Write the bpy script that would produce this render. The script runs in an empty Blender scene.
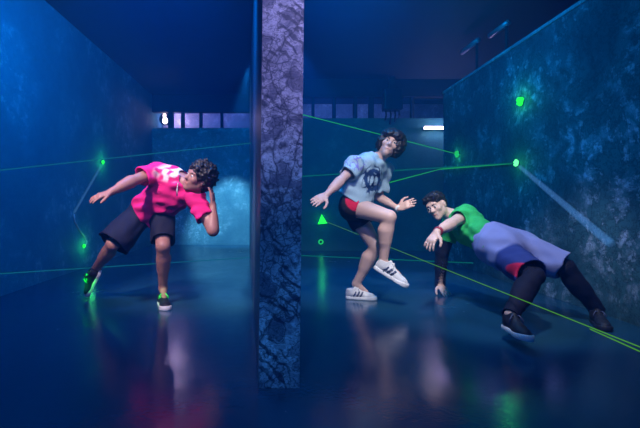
import bpy, bmesh, math, random
import numpy as np
from mathutils import Vector, Matrix

random.seed(4)
S = bpy.context.scene
COL = S.collection
# ------------------------------------------------------------------ camera
F, PX, PY, H = 427.0, 275.0, 203.0, 0.85      # focal length in pixels, vanishing point, eye height


def W(px, py, y):
    """world point that lies at depth y along the sight line of a photo pixel"""
    return np.array([(px - PX) * y / F, y, H - (py - PY) * y / F])


cam_d = bpy.data.cameras.new('camera')
cam = bpy.data.objects.new('camera', cam_d)
COL.objects.link(cam)
cam.location = (0, 0, H)
cam.rotation_euler = (math.pi / 2, 0, 0)
cam_d.sensor_fit = 'HORIZONTAL'
cam_d.sensor_width = 36
cam_d.lens = 36 * F / 640
cam_d.shift_x = (320 - PX) / 640
cam_d.shift_y = (PY - 214) / 640
cam_d.clip_start = 0.05
S.camera = cam
S.view_settings.view_transform = 'Standard'
S.view_settings.look = 'None'
S.view_settings.gamma = 1
S.view_settings.use_curve_mapping = False
S.view_settings.exposure = 0.0
try:
    S.cycles.use_denoising = True
    S.cycles.denoiser = 'OPENIMAGEDENOISE'
    S.cycles.sample_clamp_indirect = 4
    S.cycles.volume_bounces = 1
    S.cycles.max_bounces = 6
    S.cycles.caustics_reflective = False
except Exception:
    pass


# ------------------------------------------------------------------ materials
def srgb(r, g, b):
    def c(v):
        v /= 255.0
        return v / 12.92 if v <= 0.04045 else ((v + 0.055) / 1.055) ** 2.4
    return (c(r), c(g), c(b), 1)


class NT:
    def __init__(self, name):
        self.m = bpy.data.materials.new(name)
        self.m.use_nodes = True
        self.t = self.m.node_tree
        self.t.nodes.clear()
        self.out = self.n('ShaderNodeOutputMaterial')

    def n(self, kind, **kw):
        nd = self.t.nodes.new(kind)
        for k, v in kw.items():
            if k.startswith('i_'):
                key = k[2:].replace('_', ' ')
                nd.inputs[key].default_value = v
            else:
                setattr(nd, k, v)
        return nd

    def l(self, a, b):
        self.t.links.new(a, b)

    def math(self, op, a, b=None, clamp=False):
        nd = self.n('ShaderNodeMath', operation=op, use_clamp=clamp)
        for i, v in enumerate((a, b)):
            if v is None:
                continue
            if isinstance(v, (int, float)):
                nd.inputs[i].default_value = v
            else:
                self.l(v, nd.inputs[i])
        return nd.outputs[0]

    def mix(self, f, a, b):
        nd = self.n('ShaderNodeMix', data_type='RGBA')
        for i, v in ((0, f), (6, a), (7, b)):
            if isinstance(v, (int, float, tuple)):
                nd.inputs[i].default_value = v
            else:
                self.l(v, nd.inputs[i])
        return nd.outputs[2]

    def ramp(self, x, stops):
        nd = self.n('ShaderNodeValToRGB')
        e = nd.color_ramp.elements
        while len(e) < len(stops):
            e.new(0.5)
        for el, (p, c) in zip(e, stops):
            el.position = p
            el.color = c if isinstance(c, tuple) else (c, c, c, 1)
        self.l(x, nd.inputs[0])
        return nd.outputs[0]

    def coords(self, scale=(1, 1, 1), warp=0.0, wscale=2.0):
        g = self.n('ShaderNodeTexCoord')
        mp = self.n('ShaderNodeMapping')
        mp.inputs['Scale'].default_value = scale
        self.l(g.outputs['Object'], mp.inputs['Vector'])
        v = mp.outputs[0]
        if warp:
            no = self.n('ShaderNodeTexNoise')
            no.inputs['Scale'].default_value = wscale
            no.inputs['Detail'].default_value = 3
            self.l(v, no.inputs['Vector'])
            vm = self.n('ShaderNodeVectorMath', operation='SCALE')
            vm.inputs['Scale'].default_value = warp
            self.l(no.outputs['Color'], vm.inputs[0])
            va = self.n('ShaderNodeVectorMath', operation='ADD')
            self.l(v, va.inputs[0])
            self.l(vm.outputs[0], va.inputs[1])
            v = va.outputs[0]
        return v

    def noise(self, v, scale, detail=4, rough=0.55):
        nd = self.n('ShaderNodeTexNoise')
        nd.inputs['Scale'].default_value = scale
        nd.inputs['Detail'].default_value = detail
        nd.inputs['Roughness'].default_value = rough
        self.l(v, nd.inputs['Vector'])
        return nd.outputs[0]

    def voro(self, v, scale, feature='DISTANCE_TO_EDGE', out=0):
        nd = self.n('ShaderNodeTexVoronoi', feature=feature)
        nd.inputs['Scale'].default_value = scale
        self.l(v, nd.inputs['Vector'])
        return nd.outputs[out]

    def surf(self, col, rough=0.6, spec=0.5, metal=0.0, bump=None, bstr=0.3, bdist=0.02, emit=None, estr=0.0):
        p = self.n('ShaderNodeBsdfPrincipled')
        for key, v in (('Base Color', col), ('Roughness', rough), ('Specular IOR Level', spec), ('Metallic', metal)):
            if isinstance(v, (int, float, tuple)):
                p.inputs[key].default_value = v
            else:
                self.l(v, p.inputs[key])
        if bump is not None:
            b = self.n('ShaderNodeBump')
            b.inputs['Strength'].default_value = bstr
            b.inputs['Distance'].default_value = bdist
            self.l(bump, b.inputs['Height'])
            self.l(b.outputs[0], p.inputs['Normal'])
        if emit is not None:
            p.inputs['Emission Color'].default_value = emit
            p.inputs['Emission Strength'].default_value = estr
        self.l(p.outputs[0], self.out.inputs['Surface'])
        return self.m


def plain(name, col, rough=0.6, var=0.12, scale=30, spec=0.4, metal=0.0, bstr=0.15):
    t = NT(name)
    v = t.coords()
    n = t.noise(v, scale)
    c = t.mix(t.math('MULTIPLY', n, var * 2), col, tuple(x * 0.55 for x in col[:3]) + (1,))
    return t.surf(c, rough, spec, metal, bump=n, bstr=bstr, bdist=0.004)


def emitter(name, col, strength):
    t = NT(name)
    e = t.n('ShaderNodeEmission')
    e.inputs['Color'].default_value = col
    e.inputs['Strength'].default_value = strength
    t.l(e.outputs[0], t.out.inputs['Surface'])
    return t.m


def glow_volume(name, col, strength):
    t = NT(name)
    e = t.n('ShaderNodeEmission')
    e.inputs['Color'].default_value = col
    e.inputs['Strength'].default_value = strength
    t.l(e.outputs[0], t.out.inputs['Volume'])
    return t.m


def contour(t, n, level, width):
    """thin drawn line along one level of a noise"""
    return t.ramp(t.math('ABSOLUTE', t.math('SUBTRACT', n, level)), [(0.0, 1.0), (width, 0.0)])


def mural(name, dark, mid, light, scale=1.0, lines=0.5, rough=0.75, amount=1.0):
    """dark painted mural: foliage-like brush strokes, lighter patches, thin drawn outlines"""
    t = NT(name)
    v = t.coords((1, 1, 1), 0.30, 1.3 * scale)
    n1 = t.noise(v, 1.1 * scale, 5, 0.55)
    n2 = t.noise(v, 5.5 * scale, 6, 0.68)
    n3 = t.noise(v, 15 * scale, 5, 0.7)
    a = t.ramp(n1, [(0.38, dark), (0.62, mid)])
    area = t.ramp(n1, [(0.44, 0.05), (0.60, 1.0)])
    stroke = t.ramp(t.math('ADD', t.math('MULTIPLY', n2, 0.55), t.math('MULTIPLY', n3, 0.45)), [(0.50, 0.0), (0.60, 1.0)])
    b = t.mix(t.math('MULTIPLY', t.math('MULTIPLY', stroke, area), amount), a, light)
    ln = t.math('MAXIMUM', contour(t, n2, 0.47, 0.022), contour(t, n3, 0.53, 0.03))
    c = t.mix(t.math('MULTIPLY', ln, lines), b, tuple(x * 0.3 for x in dark[:3]) + (1,))
    return t.surf(c, rough, 0.3, bump=n3, bstr=0.3, bdist=0.015)


def relief(name):
    """printed stone-relief paper: outlined figures, hatched panels and dark strokes on the end of the partition"""
    t = NT(name)
    v = t.coords((1, 1, 1), 0.12, 4)
    v2 = t.coords((1, 1, 1.5), 0.05, 12)
    n1 = t.noise(t.coords((1, 1, 0.7)), 2.6, 3, 0.5)
    n2 = t.noise(v, 6.5, 3, 0.55)
    n3 = t.noise(v2, 15, 4, 0.62)
    n4 = t.noise(v, 55, 4, 0.7)
    base = t.ramp(n1, [(0.36, (0.26, 0.25, 0.33, 1)), (0.50, (0.52, 0.49, 0.60, 1)), (0.64, (0.85, 0.80, 0.90, 1))])
    grain = t.ramp(n4, [(0.40, 0.0), (0.60, 1.0)])
    c = t.mix(t.math('MULTIPLY', grain, 0.5), base, (0.12, 0.12, 0.19, 1))
    dark = t.ramp(n2, [(0.56, 0.0), (0.60, 1.0)])
    c = t.mix(t.math('MULTIPLY', dark, 0.72), c, (0.05, 0.05, 0.11, 1))
    fine = t.ramp(n3, [(0.53, 0.0), (0.57, 1.0)])
    c = t.mix(t.math('MULTIPLY', fine, 0.55), c, (0.07, 0.07, 0.14, 1))
    # hatching: slanted strokes in some panels
    w = t.n('ShaderNodeTexWave', wave_type='BANDS', bands_direction='DIAGONAL')
    w.inputs['Scale'].default_value = 11
    w.inputs['Distortion'].default_value = 3.0
    w.inputs['Detail'].default_value = 2
    w.inputs['Detail Scale'].default_value = 2.0
    t.l(v, w.inputs['Vector'])
    where = t.ramp(t.noise(t.coords(), 5.0, 2), [(0.50, 0.0), (0.54, 1.0)])
    c = t.mix(t.math('MULTIPLY', t.math('MULTIPLY', t.ramp(w.outputs[0], [(0.15, 1.0), (0.35, 0.0)]), where), 0.8), c, (0.02, 0.02, 0.06, 1))
    ln = t.math('MAXIMUM', t.math('MAXIMUM', contour(t, n2, 0.45, 0.016), contour(t, n2, 0.56, 0.016)), contour(t, n3, 0.46, 0.024))
    c = t.mix(t.math('MULTIPLY', ln, 0.9), c, (0.015, 0.015, 0.045, 1))
    hi = contour(t, n2, 0.515, 0.016)
    c = t.mix(t.math('MULTIPLY', hi, 0.18), c, (0.90, 0.88, 0.95, 1))
    # long cracks between the slabs and small cut marks
    vc = t.coords((1.0, 1, 0.55), 0.05, 14)
    crack = t.ramp(t.voro(vc, 4.2), [(0.0, 1.0), (0.022, 0.0)])
    marks = t.math('MULTIPLY', t.ramp(t.voro(t.coords((1, 1, 0.8), 0.02, 20), 24), [(0.0, 1.0), (0.07, 0.0)]), t.ramp(n1, [(0.44, 1.0), (0.52, 0.0)]))
    c = t.mix(t.math('MULTIPLY', t.math('MAXIMUM', crack, marks), 0.85), c, (0.015, 0.015, 0.045, 1))
    return t.surf(c, 0.5, 0.35, bump=n3, bstr=0.4, bdist=0.01)


def floor_mat():
    t = NT('wet_floor')
    v = t.coords()
    n1 = t.noise(v, 0.9, 5, 0.6)
    n2 = t.noise(v, 9, 5, 0.65)
    vs = t.coords((1, 1, 1))
    n3 = t.noise(vs, 45, 3, 0.6)
    c = t.mix(n1, (0.006, 0.04, 0.085, 1), (0.016, 0.09, 0.17, 1))
    r = t.ramp(t.math('ADD', t.math('MULTIPLY', n1, 0.6), t.math('MULTIPLY', n2, 0.4)), [(0.35, 0.13), (0.68, 0.30)])
    h = t.math('ADD', t.math('MULTIPLY', n2, 0.6), t.math('MULTIPLY', n3, 0.4))
    return t.surf(c, r, 1.0, bump=h, bstr=0.16, bdist=0.01)


M = {}
M['floor'] = floor_mat()
M['ceiling'] = plain('ceiling_paint', (0.035, 0.05, 0.075, 1), 0.8, 0.2, 3)
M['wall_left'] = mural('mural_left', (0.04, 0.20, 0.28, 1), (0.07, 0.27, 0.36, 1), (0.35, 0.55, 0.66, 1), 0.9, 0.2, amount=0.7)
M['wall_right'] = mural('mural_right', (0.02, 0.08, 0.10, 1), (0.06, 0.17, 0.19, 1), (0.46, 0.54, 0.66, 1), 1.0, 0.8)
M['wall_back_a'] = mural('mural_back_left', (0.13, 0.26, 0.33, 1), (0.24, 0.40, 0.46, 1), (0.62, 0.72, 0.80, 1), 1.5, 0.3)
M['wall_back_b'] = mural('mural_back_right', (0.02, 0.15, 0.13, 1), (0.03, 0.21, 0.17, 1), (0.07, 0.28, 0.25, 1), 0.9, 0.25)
M['strip_wall'] = mural('mural_gap', (0.30, 0.32, 0.42, 1), (0.50, 0.52, 0.62, 1), (0.75, 0.75, 0.82, 1), 1.8, 0.4)
M['relief'] = relief('carved_stone_paper')
M['partition'] = plain('partition_paint', (0.10, 0.14, 0.20, 1), 0.45, 0.2, 6)
M['dark'] = plain('dark_paint', (0.014, 0.016, 0.025, 1), 0.7, 0.1, 8)
M['metal'] = plain('grey_metal', (0.35, 0.38, 0.42, 1), 0.4, 0.05, 40, metal=0.6)
M['black_plastic'] = plain('black_plastic', (0.02, 0.02, 0.025, 1), 0.4, 0.05, 40)
M['cable'] = plain('pale_cable', (0.45, 0.50, 0.55, 1), 0.5, 0.05, 40)
M['lens'] = emitter('green_lens', (0.015, 1.0, 0.06, 1), 1.6)
M['lens_hot'] = emitter('bright_green_lens', (0.10, 1.0, 0.28, 1), 2.2)
M['lens_dim'] = emitter('dim_green_lens', (0.02, 0.8, 0.16, 1), 0.7)
M['tube'] = emitter('white_tube', (0.80, 0.68, 1.0, 1), 12)
M['lamp'] = emitter('lamp_glass', (0.85, 0.75, 1.0, 1), 12)


# ------------------------------------------------------------------ object helpers
def link(name, me, mat, parent=None, smooth=False, loc=None):
    o = bpy.data.objects.new(name, me)
    COL.objects.link(o)
    if mat is not None:
        me.materials.append(mat)
    if parent is not None:
        o.parent = parent
    if loc is not None:
        o.location = loc
    if smooth:
        me.polygons.foreach_set('use_smooth', [True] * len(me.polygons))
    return o


def tag(o, label=None, cat=None, group=None, kind=None):
    for k, v in (('label', label), ('category', cat), ('group', group), ('kind', kind)):
        if v:
            o[k] = v
    return o


def empty(name, loc, label, cat, group=None):
    o = bpy.data.objects.new(name, None)
    COL.objects.link(o)
    o.empty_display_size = 0.05
    o.location = loc
    return tag(o, label, cat, group)


def bm_obj(name, bm, mat, parent=None, smooth=False, loc=None):
    bmesh.ops.recalc_face_normals(bm, faces=bm.faces)
    me = bpy.data.meshes.new(name)
    bm.to_mesh(me)
    bm.free()
    return link(name, me, mat, parent, smooth, loc)


def add_box(bm, lo, hi, bev=0.0):
    r = bmesh.ops.create_cube(bm, size=1)
    for v in r['verts']:
        v.co = Vector([(lo[i] + hi[i]) / 2 + v.co[i] * (hi[i] - lo[i]) for i in range(3)])
    if bev:
        es = list({e for v in r['verts'] for e in v.link_edges})
        bmesh.ops.bevel(bm, geom=es, offset=bev, segments=2, affect='EDGES', profile=0.6)


def add_tube(bm, pts, rad, seg=10, taper=None):
    """swept round tube along a list of points"""
    pts = [Vector(p) for p in pts]
    rings = []
    up = Vector((0, 0, 1))
    for i, p in enumerate(pts):
        d = (pts[min(i + 1, len(pts) - 1)] - pts[max(i - 1, 0)]).normalized()
        a = d.cross(up if abs(d.z) < 0.95 else Vector((1, 0, 0))).normalized()
        b = d.cross(a)
        r = rad if taper is None else rad + (taper - rad) * i / (len(pts) - 1)
        rings.append([bm.verts.new(p + (a * math.cos(t) + b * math.sin(t)) * r)
                      for t in [2 * math.pi * k / seg for k in range(seg)]])
    for i in range(len(rings) - 1):
        for k in range(seg):
            bm.faces.new((rings[i][k], rings[i][(k + 1) % seg], rings[i + 1][(k + 1) % seg], rings[i + 1][k]))
    bm.faces.new(rings[0][::-1])
    bm.faces.new(rings[-1])


def box_struct(name, lo, hi, mat, bev=0.0):
    bm = bmesh.new()
    add_box(bm, lo, hi, bev)
    o = bm_obj(name, bm, M[mat])
    o['kind'] = 'structure'
    return o


def prism(name, foot, z0, z1, mats, head=None):
    """upright wall over a four-cornered footprint; mats = one material per side"""
    bm = bmesh.new()
    lo = [bm.verts.new((x, y, z0)) for x, y in foot]
    hi = [bm.verts.new((x, y, z1)) for x, y in (head or foot)]
    n = len(foot)
    fs = []
    for i in range(n):
        fs.append(bm.faces.new((lo[i], lo[(i + 1) % n], hi[(i + 1) % n], hi[i])))
    bm.faces.new(lo[::-1])
    bm.faces.new(hi)
    ms = []
    for i, f in enumerate(fs):
        f.material_index = mats[i][0]
    o = bm_obj(name, bm, None)
    for m in dict(mats).values():
        o.data.materials.append(M[m])
    o['kind'] = 'structure'
    return o


# ------------------------------------------------------------------ the room
XL, XR, XO = -2.5, 2.5, 4.4           # left wall, right partition, outer right wall
YA, YB, YF = 8.7, 7.6, -2.2           # back walls left / right, wall behind the camera
ZC, ZP = 3.05, 2.47
box_struct('floor', (XL - 0.15, YF - 0.15, -0.1), (XO + 0.15, 9.8, 0), 'floor')
box_struct('ceiling', (XL - 0.15, YF - 0.15, ZC), (XO + 0.15, 9.8, ZC + 0.1), 'ceiling')
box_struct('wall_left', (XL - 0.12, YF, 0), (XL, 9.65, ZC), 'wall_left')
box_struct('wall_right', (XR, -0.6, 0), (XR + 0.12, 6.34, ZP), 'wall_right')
box_struct('trim_1', (XR - 0.015, -0.6, ZP), (XR + 0.135, 6.345, ZP + 0.035), 'wall_back_a', 0.008)  # paler mural colour stands in for the lit top edge
box_struct('wall_outer', (XO, YF, 0), (XO + 0.12, 9.65, ZC), 'partition')
box_struct('wall_front', (XL - 0.12, YF - 0.12, 0), (XO + 0.12, YF, ZC), 'partition')
box_struct('wall_rear', (XL - 0.12, 9.5, 0), (XO + 0.12, 9.65, ZC), 'strip_wall')
# partition that divides the room, seen end-on, its far end swinging slightly left
p_f = (W(258.5, 0, 1.96)[0], W(299.5, 0, 1.96)[0])
p_r = -0.52
prism('wall_center', [(p_f[0], 1.96), (p_f[1], 1.96), (p_r + 0.19, YA), (p_r, YA)], 0, ZC,
      [(0, 'relief'), (1, 'partition'), (1, 'partition'), (1, 'partition')],
      [(p_f[0] + 0.032, 1.96), (p_f[1] + 0.036, 1.96), (p_r + 0.19, YA), (p_r, YA)])
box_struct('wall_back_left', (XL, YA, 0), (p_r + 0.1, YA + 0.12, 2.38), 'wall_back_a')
box_struct('trim_2', (XL, YA - 0.02, 2.70), (p_r + 0.1, YA + 0.12, ZC), 'dark')
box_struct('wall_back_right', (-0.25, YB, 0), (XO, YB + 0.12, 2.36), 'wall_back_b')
box_struct('trim_3', (-0.25, YB - 0.02, 2.74), (XO, YB + 0.12, ZC), 'dark')

# posts in the open strips over the back walls
POST = 'posts in the lit gap above the back walls'


def gap_post(px, y, z0, z1, w, label):
    x = (px - PX) * (y + 0.06) / F
    bm = bmesh.new()
    add_box(bm, (-w / 2, -0.045, z0), (w / 2, 0.045, z1), 0.006)
    o = bm_obj('gap_post', bm, M['dark'], loc=(x, y + 0.06, 0))
    tag(o, label, 'post', POST)


gap_post(171, YA, 2.38, 2.70, 0.10, 'dark post in the wall gap just right of the glaring lamp')
gap_post(183, YA, 2.38, 2.70, 0.07, 'slim dark post in the wall gap, second from the glaring lamp')
gap_post(201, YA, 2.38, 2.70, 0.06, 'slim dark post in the wall gap above the crouching man in pink')
gap_post(222, YA, 2.38, 2.70, 0.06, 'faint dark post in the wall gap nearest left of the carved pillar')
gap_post(313, YB, 2.36, 2.74, 0.05, 'slim dark post in the wall gap nearest right of the carved pillar')
gap_post(334, YB, 2.36, 2.74, 0.06, 'dark post in the wall gap, second right of the carved pillar')
gap_post(355, YB, 2.36, 2.74, 0.07, 'dark post in the wall gap, third right of the carved pillar')
gap_post(371, YB, 2.36, 2.74, 0.09, 'wide dark post in the wall gap just left of the hanging box')
gap_post(412, YB, 2.36, 2.74, 0.05, 'thin dark post in the wall gap right of the hanging box')

# dark box hanging under the header above the leaning woman, cables dangling from it
x0 = (392 - PX) * 7.45 / F
hb = empty('hanging_box', (x0, 7.45, 2.36), 'black box with dangling cables hanging above the head of the person in pale blue', 'box')
bm = bmesh.new(); add_box(bm, (-0.16, -0.12, 0.10), (0.16, 0.10, 0.46), 0.02); bm_obj('housing', bm, M['black_plastic'], hb)
bm = bmesh.new(); add_box(bm, (-0.05, -0.03, 0.46), (0.05, 0.03, ZC - 2.36), 0.01); bm_obj('mount', bm, M['black_plastic'], hb)
for dx, ln in ((-0.11, 0.17), (-0.03, 0.24), (0.05, 0.20), (0.12, 0.13)):
    bm = bmesh.new()
    add_tube(bm, [(dx, 0, 0.12), (dx + 0.01, 0.0, 0.02), (dx - 0.01, 0, 0.10 - ln)], 0.016, 8)
    bm_obj('cable', bm, M['black_plastic'], hb, True)

# fluorescent tube on the right back wall
xa, xb = (424 - PX) * 7.5 / F, (424 - PX) * 7.5 / F + 0.62
tl = empty('wall_lamp', (xa, 7.5, 2.17), 'short white tube light glowing on the back wall beside the partition edge', 'lamp')
bm = bmesh.new(); add_box(bm, (0, 0.025, -0.025), (xb - xa, 0.10, 0.025), 0.008); bm_obj('batten', bm, M['metal'], tl)
bm = bmesh.new(); add_tube(bm, [(0.01, 0.0, 0), (xb - xa - 0.01, 0.0, 0)], 0.027, 14); bm_obj('tube', bm, M['tube'], tl, True)

# glaring lamp in the gap of the left back wall
g = W(165, 119, 8.95)
gl = empty('gap_lamp', g, 'glaring white lamp in the wall gap in the far left corner', 'lamp')
bm = bmesh.new(); add_tube(bm, [(0, 0.16, 0.0), (0, 0.03, 0)], 0.10, 16, 0.13); bm_obj('housing', bm, M['black_plastic'], gl, True)
for dz, rr, dx in ((-0.035, 0.052, 0.0), (0.07, 0.03, -0.01)):
    bm = bmesh.new(); bmesh.ops.create_uvsphere(bm, u_segments=16, v_segments=10, radius=rr)
    for v in bm.verts:
        v.co = Vector((v.co.x + dx, v.co.y * 0.5, v.co.z * 1.25 + dz))
    bm_obj('bulb', bm, M['lamp'], gl, True)
bm = bmesh.new(); add_box(bm, (-0.02, 0.08, 0.09), (0.02, 0.12, ZC - g[2]), 0.005); bm_obj('stem', bm, M['metal'], gl)

# pipe brackets on top of the right partition
for y_a, y_b, zt, lab in ((5.39, 5.82, 2.90, 'grey pipe bracket on the right wall top, the one farther back'),
                          (4.70, 5.06, 2.83, 'grey pipe bracket on the right wall top, the one nearer the camera')):
    r = empty('pipe_bracket', (XR + 0.05, y_a, ZP + 0.035), lab, 'bracket', 'pipe brackets on the right wall')
    bm = bmesh.new(); add_tube(bm, [(0, 0, 0), (0, 0, zt - ZP - 0.035)], 0.016, 10); bm_obj('post', bm, M['dark'], r, True)
    bm = bmesh.new(); add_tube(bm, [(0, -0.03, zt - ZP - 0.04), (0, y_b - y_a, zt - ZP - 0.035)], 0.034, 12); bm_obj('bar', bm, M['metal'], r, True)


# ------------------------------------------------------------------ lasers
def light(kind, name, loc, col, power, size=0.1, target=None, angle=60, blend=0.5, sizey=None):
    d = bpy.data.lights.new(name, kind)
    d.energy = power
    d.color = col[:3]
    if kind == 'AREA':
        d.size = size
        if sizey:
            d.shape = 'RECTANGLE'
            d.size_y = sizey
    else:
        d.shadow_soft_size = size
    if kind == 'SPOT':
        d.spot_size = math.radians(angle)
        d.spot_blend = blend
    o = bpy.data.objects.new(name, d)
    COL.objects.link(o)
    o.location = loc
    if target is not None:
        o.rotation_euler = (Vector(target) - Vector(loc)).to_track_quat('-Z', 'Y').to_euler()
    return o


MODS = 'green laser heads around the maze'


def laser_head(px, py, wall, mat, label, rad=0.035, glow=1.0, shape='round'):
    """small wall-mounted laser head: base plate, short barrel, glowing lens"""
    if wall == 'R':
        y = F * (XR - 0.02) / (px - PX)
        c, axis = W(px, py, y), Vector((-1, 0, 0))
    elif wall == 'L':
        y = F * (XL + 0.02) / (px - PX)
        c, axis = W(px, py, y), Vector((1, 0, 0))
    else:
        c, axis = W(px, py, YB - 0.05), Vector((0, -1, 0))
    c = Vector(c)
    root = empty('laser_head', c - axis * (0.051 if wall == 'B' else 0.022), label, 'laser', MODS)
    q = axis.to_track_quat('Z', 'Y').to_matrix().to_4x4()
    bm = bmesh.new(); add_box(bm, (-rad * 0.7, -rad * 0.7, 0), (rad * 0.7, rad * 0.7, 0.008), 0.003); bm.transform(q); bm_obj('base_plate', bm, M['black_plastic'], root)
    bm = bmesh.new(); add_tube(bm, [(0, 0, 0.0), (0, 0, 0.016)], rad * 0.55, 14); bm.transform(q); bm_obj('barrel', bm, M['black_plastic'], root, True)
    bm = bmesh.new()
    if shape == 'round':
        bmesh.ops.create_uvsphere(bm, u_segments=16, v_segments=10, radius=rad)
        for v in bm.verts:
            k = random.uniform(0.72, 1.18)
            v.co = Vector((v.co.x * k, v.co.y * k, 0.022 + v.co.z * 0.6 * k))
    elif shape == 'ring':
        r = [[bm.verts.new((math.cos(a) * (rad + 0.012 * math.cos(b)), math.sin(a) * (rad + 0.012 * math.cos(b)), 0.03 + 0.012 * math.sin(b)))
              for b in [k * math.pi / 3 for k in range(6)]] for a in [k * math.pi / 9 for k in range(18)]]
        for i in range(18):
            for k in range(6):
                bm.faces.new((r[i][k], r[(i + 1) % 18][k], r[(i + 1) % 18][(k + 1) % 6], r[i][(k + 1) % 6]))
    else:
        pts = [(-0.075, -0.075), (0.095, -0.06), (-0.005, 0.105)]
        a = [bm.verts.new((x, y, 0.045)) for x, y in pts]
        b = [bm.verts.new((x * 0.8, y * 0.8, 0.07)) for x, y in pts]
        for i in range(3):
            bm.faces.new((a[i], a[(i + 1) % 3], b[(i + 1) % 3], b[i]))
        bm.faces.new(b); bm.faces.new(a[::-1])
        if wall == 'B':      # face down the room, apex up
            pass
    bm.transform(q)
    bm_obj('lens', bm, M[mat], root, True)
    if glow:
        light('POINT', 'laser_glow', c + axis * 0.09, (0.05, 1.0, 0.25), glow, 0.02)
    return np.array(c)


h_top = laser_head(520, 101, 'R', 'lens', 'green laser head high on the right wall, with no beam', 0.046, 1.0)
h_mid = laser_head(516, 163, 'R', 'lens_hot', 'brightest green laser head on the right wall where two beams meet', 0.034, 0.8)
h_far = laser_head(457, 154, 'R', 'lens_dim', 'dim green laser head on the right wall near its far edge', 0.045, 0.6)
h_l1 = laser_head(103, 162, 'L', 'lens', 'green laser head on the left wall above the outstretched hand', 0.030, 0.9)
h_l2 = laser_head(84, 246, 'L', 'lens', 'green laser head low on the left wall above the lifted shoe', 0.026, 0.7)
h_tri = laser_head(322, 220, 'B', 'lens', 'green triangular laser head on the back wall right of the pillar', 0.05, 0.3, 'tri')
h_ring = laser_head(321, 242, 'B', 'lens_dim', 'small ring laser head on the back wall below the triangular one', 0.035, 0.06, 'ring')

BEAMS = 'laser beams crossing the maze'
M['beam'] = emitter('green_beam', (0.03, 0.80, 0.14, 1), 0.40)
M['beam_y'] = emitter('yellow_green_beam', (0.14, 0.62, 0.06, 1), 0.42)
M['beam_c'] = emitter('cyan_beam', (0.01, 0.26, 0.38, 1), 0.45)
M['beam_f'] = emitter('faint_green_beam', (0.005, 0.28, 0.20, 1), 0.45)


def beam(a, b, mat, rad, label):
    a, b = Vector(a), Vector(b)
    bm = bmesh.new()
    add_tube(bm, [Vector((0, 0, 0)), (b - a) / 2, b - a], rad, 8)
    o = bm_obj('laser_beam', bm, M[mat], None, True, a)
    return tag(o, label, 'laser beam', BEAMS)


def prt_x(y, side):                     # x of the dividing partition's faces at depth y
    t = (y - 1.96) / (YA - 1.96)
    return p_f[0] + (p_r - p_f[0]) * t if side < 0 else p_f[1] + (p_r + 0.19 - p_f[1]) * t


def on_partition(py, y, side):
    x = prt_x(y, side)
    return np.array([x, y, H - (py - PY) * y / F])


beam(W(-12, 171.5, F * XL / (-12 - PX)), on_partition(143, 5.0, -1), 'beam_c', 0.0045, 'faint cyan beam crossing behind the man in pink at head height')
beam(W(-12, 274.5, F * XL / (-12 - PX)), on_partition(257.5, 6.0, -1), 'beam_c', 0.0045, 'faint cyan beam crossing behind the man in pink at ankle height')
beam(on_partition(105.5, 5.2, 1), h_far, 'beam', 0.0055, 'green beam slanting down behind the black-haired head to the dim laser head')
beam(on_partition(178.5, 5.0, 1), h_mid, 'beam_f', 0.0055, 'nearly level green beam from the brightest laser head to the pillar')
e_edge = W(440, 169.2, 6.33)
beam(W(384, 184, 3.95), e_edge, 'beam', 0.0055, 'short green beam from the pale blue shirt to the right wall edge')
beam(e_edge, h_mid, 'beam', 0.0075, 'bright green beam along the right wall, from its edge to the brightest laser head')
t_end = W(645, 349, 1.8)
beam(h_tri, h_tri + (t_end - h_tri) * 1.55, 'beam_y', 0.0030, 'long yellow green beam slanting from the triangular laser head across the right-hand man')
beam(W(590, 329, 2.02), W(690, 374, 1.5), 'beam_y', 0.0030, 'short second beam just below the long one at the right edge')
beam(on_partition(254, 5.6, 1), W(473, 263, F * 2.5 / 198), 'beam_f', 0.0055, 'faint green beam just above the floor under the right-hand man')

# glowing volume tubes standing in for pale shafts of light along the walls
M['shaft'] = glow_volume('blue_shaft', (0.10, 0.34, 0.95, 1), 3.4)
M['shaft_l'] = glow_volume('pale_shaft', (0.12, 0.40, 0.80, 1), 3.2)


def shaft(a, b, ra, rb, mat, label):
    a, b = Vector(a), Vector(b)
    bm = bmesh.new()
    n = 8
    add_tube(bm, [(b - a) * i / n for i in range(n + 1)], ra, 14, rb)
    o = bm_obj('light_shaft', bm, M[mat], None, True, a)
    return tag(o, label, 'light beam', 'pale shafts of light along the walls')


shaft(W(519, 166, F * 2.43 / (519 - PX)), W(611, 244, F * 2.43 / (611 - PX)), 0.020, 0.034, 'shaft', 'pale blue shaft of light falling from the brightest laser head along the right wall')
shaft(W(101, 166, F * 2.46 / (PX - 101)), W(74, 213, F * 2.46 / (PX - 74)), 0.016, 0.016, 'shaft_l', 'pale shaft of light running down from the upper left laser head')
# cable that feeds the low laser head on the left wall
pts = [W(px, py, F * 2.485 / (PX - px)) for px, py in ((74, 214), (75, 222), (79, 229), (84, 236), (87, 242), (85, 246))]
bm = bmesh.new(); add_tube(bm, [Vector(p) - Vector(pts[0]) for p in pts], 0.009, 8)
tag(bm_obj('wall_cable', bm, M['cable'], None, True, pts[0]), 'pale cable curving down the left wall to the low laser head', 'cable')


# ------------------------------------------------------------------ sculpting: distance fields turned into one skin
def nrm(v):
    v = np.asarray(v, float)
    return v / (np.linalg.norm(v) + 1e-12)


def frame(up, fwd):
    """columns: the body's right, front, up"""
    u = nrm(up)
    f = np.asarray(fwd, float)
    f = nrm(f - u * f.dot(u))
    return np.stack([np.cross(f, u), f, u], 1)


def smin(a, b, k):
    h = np.clip(0.5 + 0.5 * (b - a) / k, 0, 1)
    return b + (a - b) * h - k * h * (1 - h)


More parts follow.
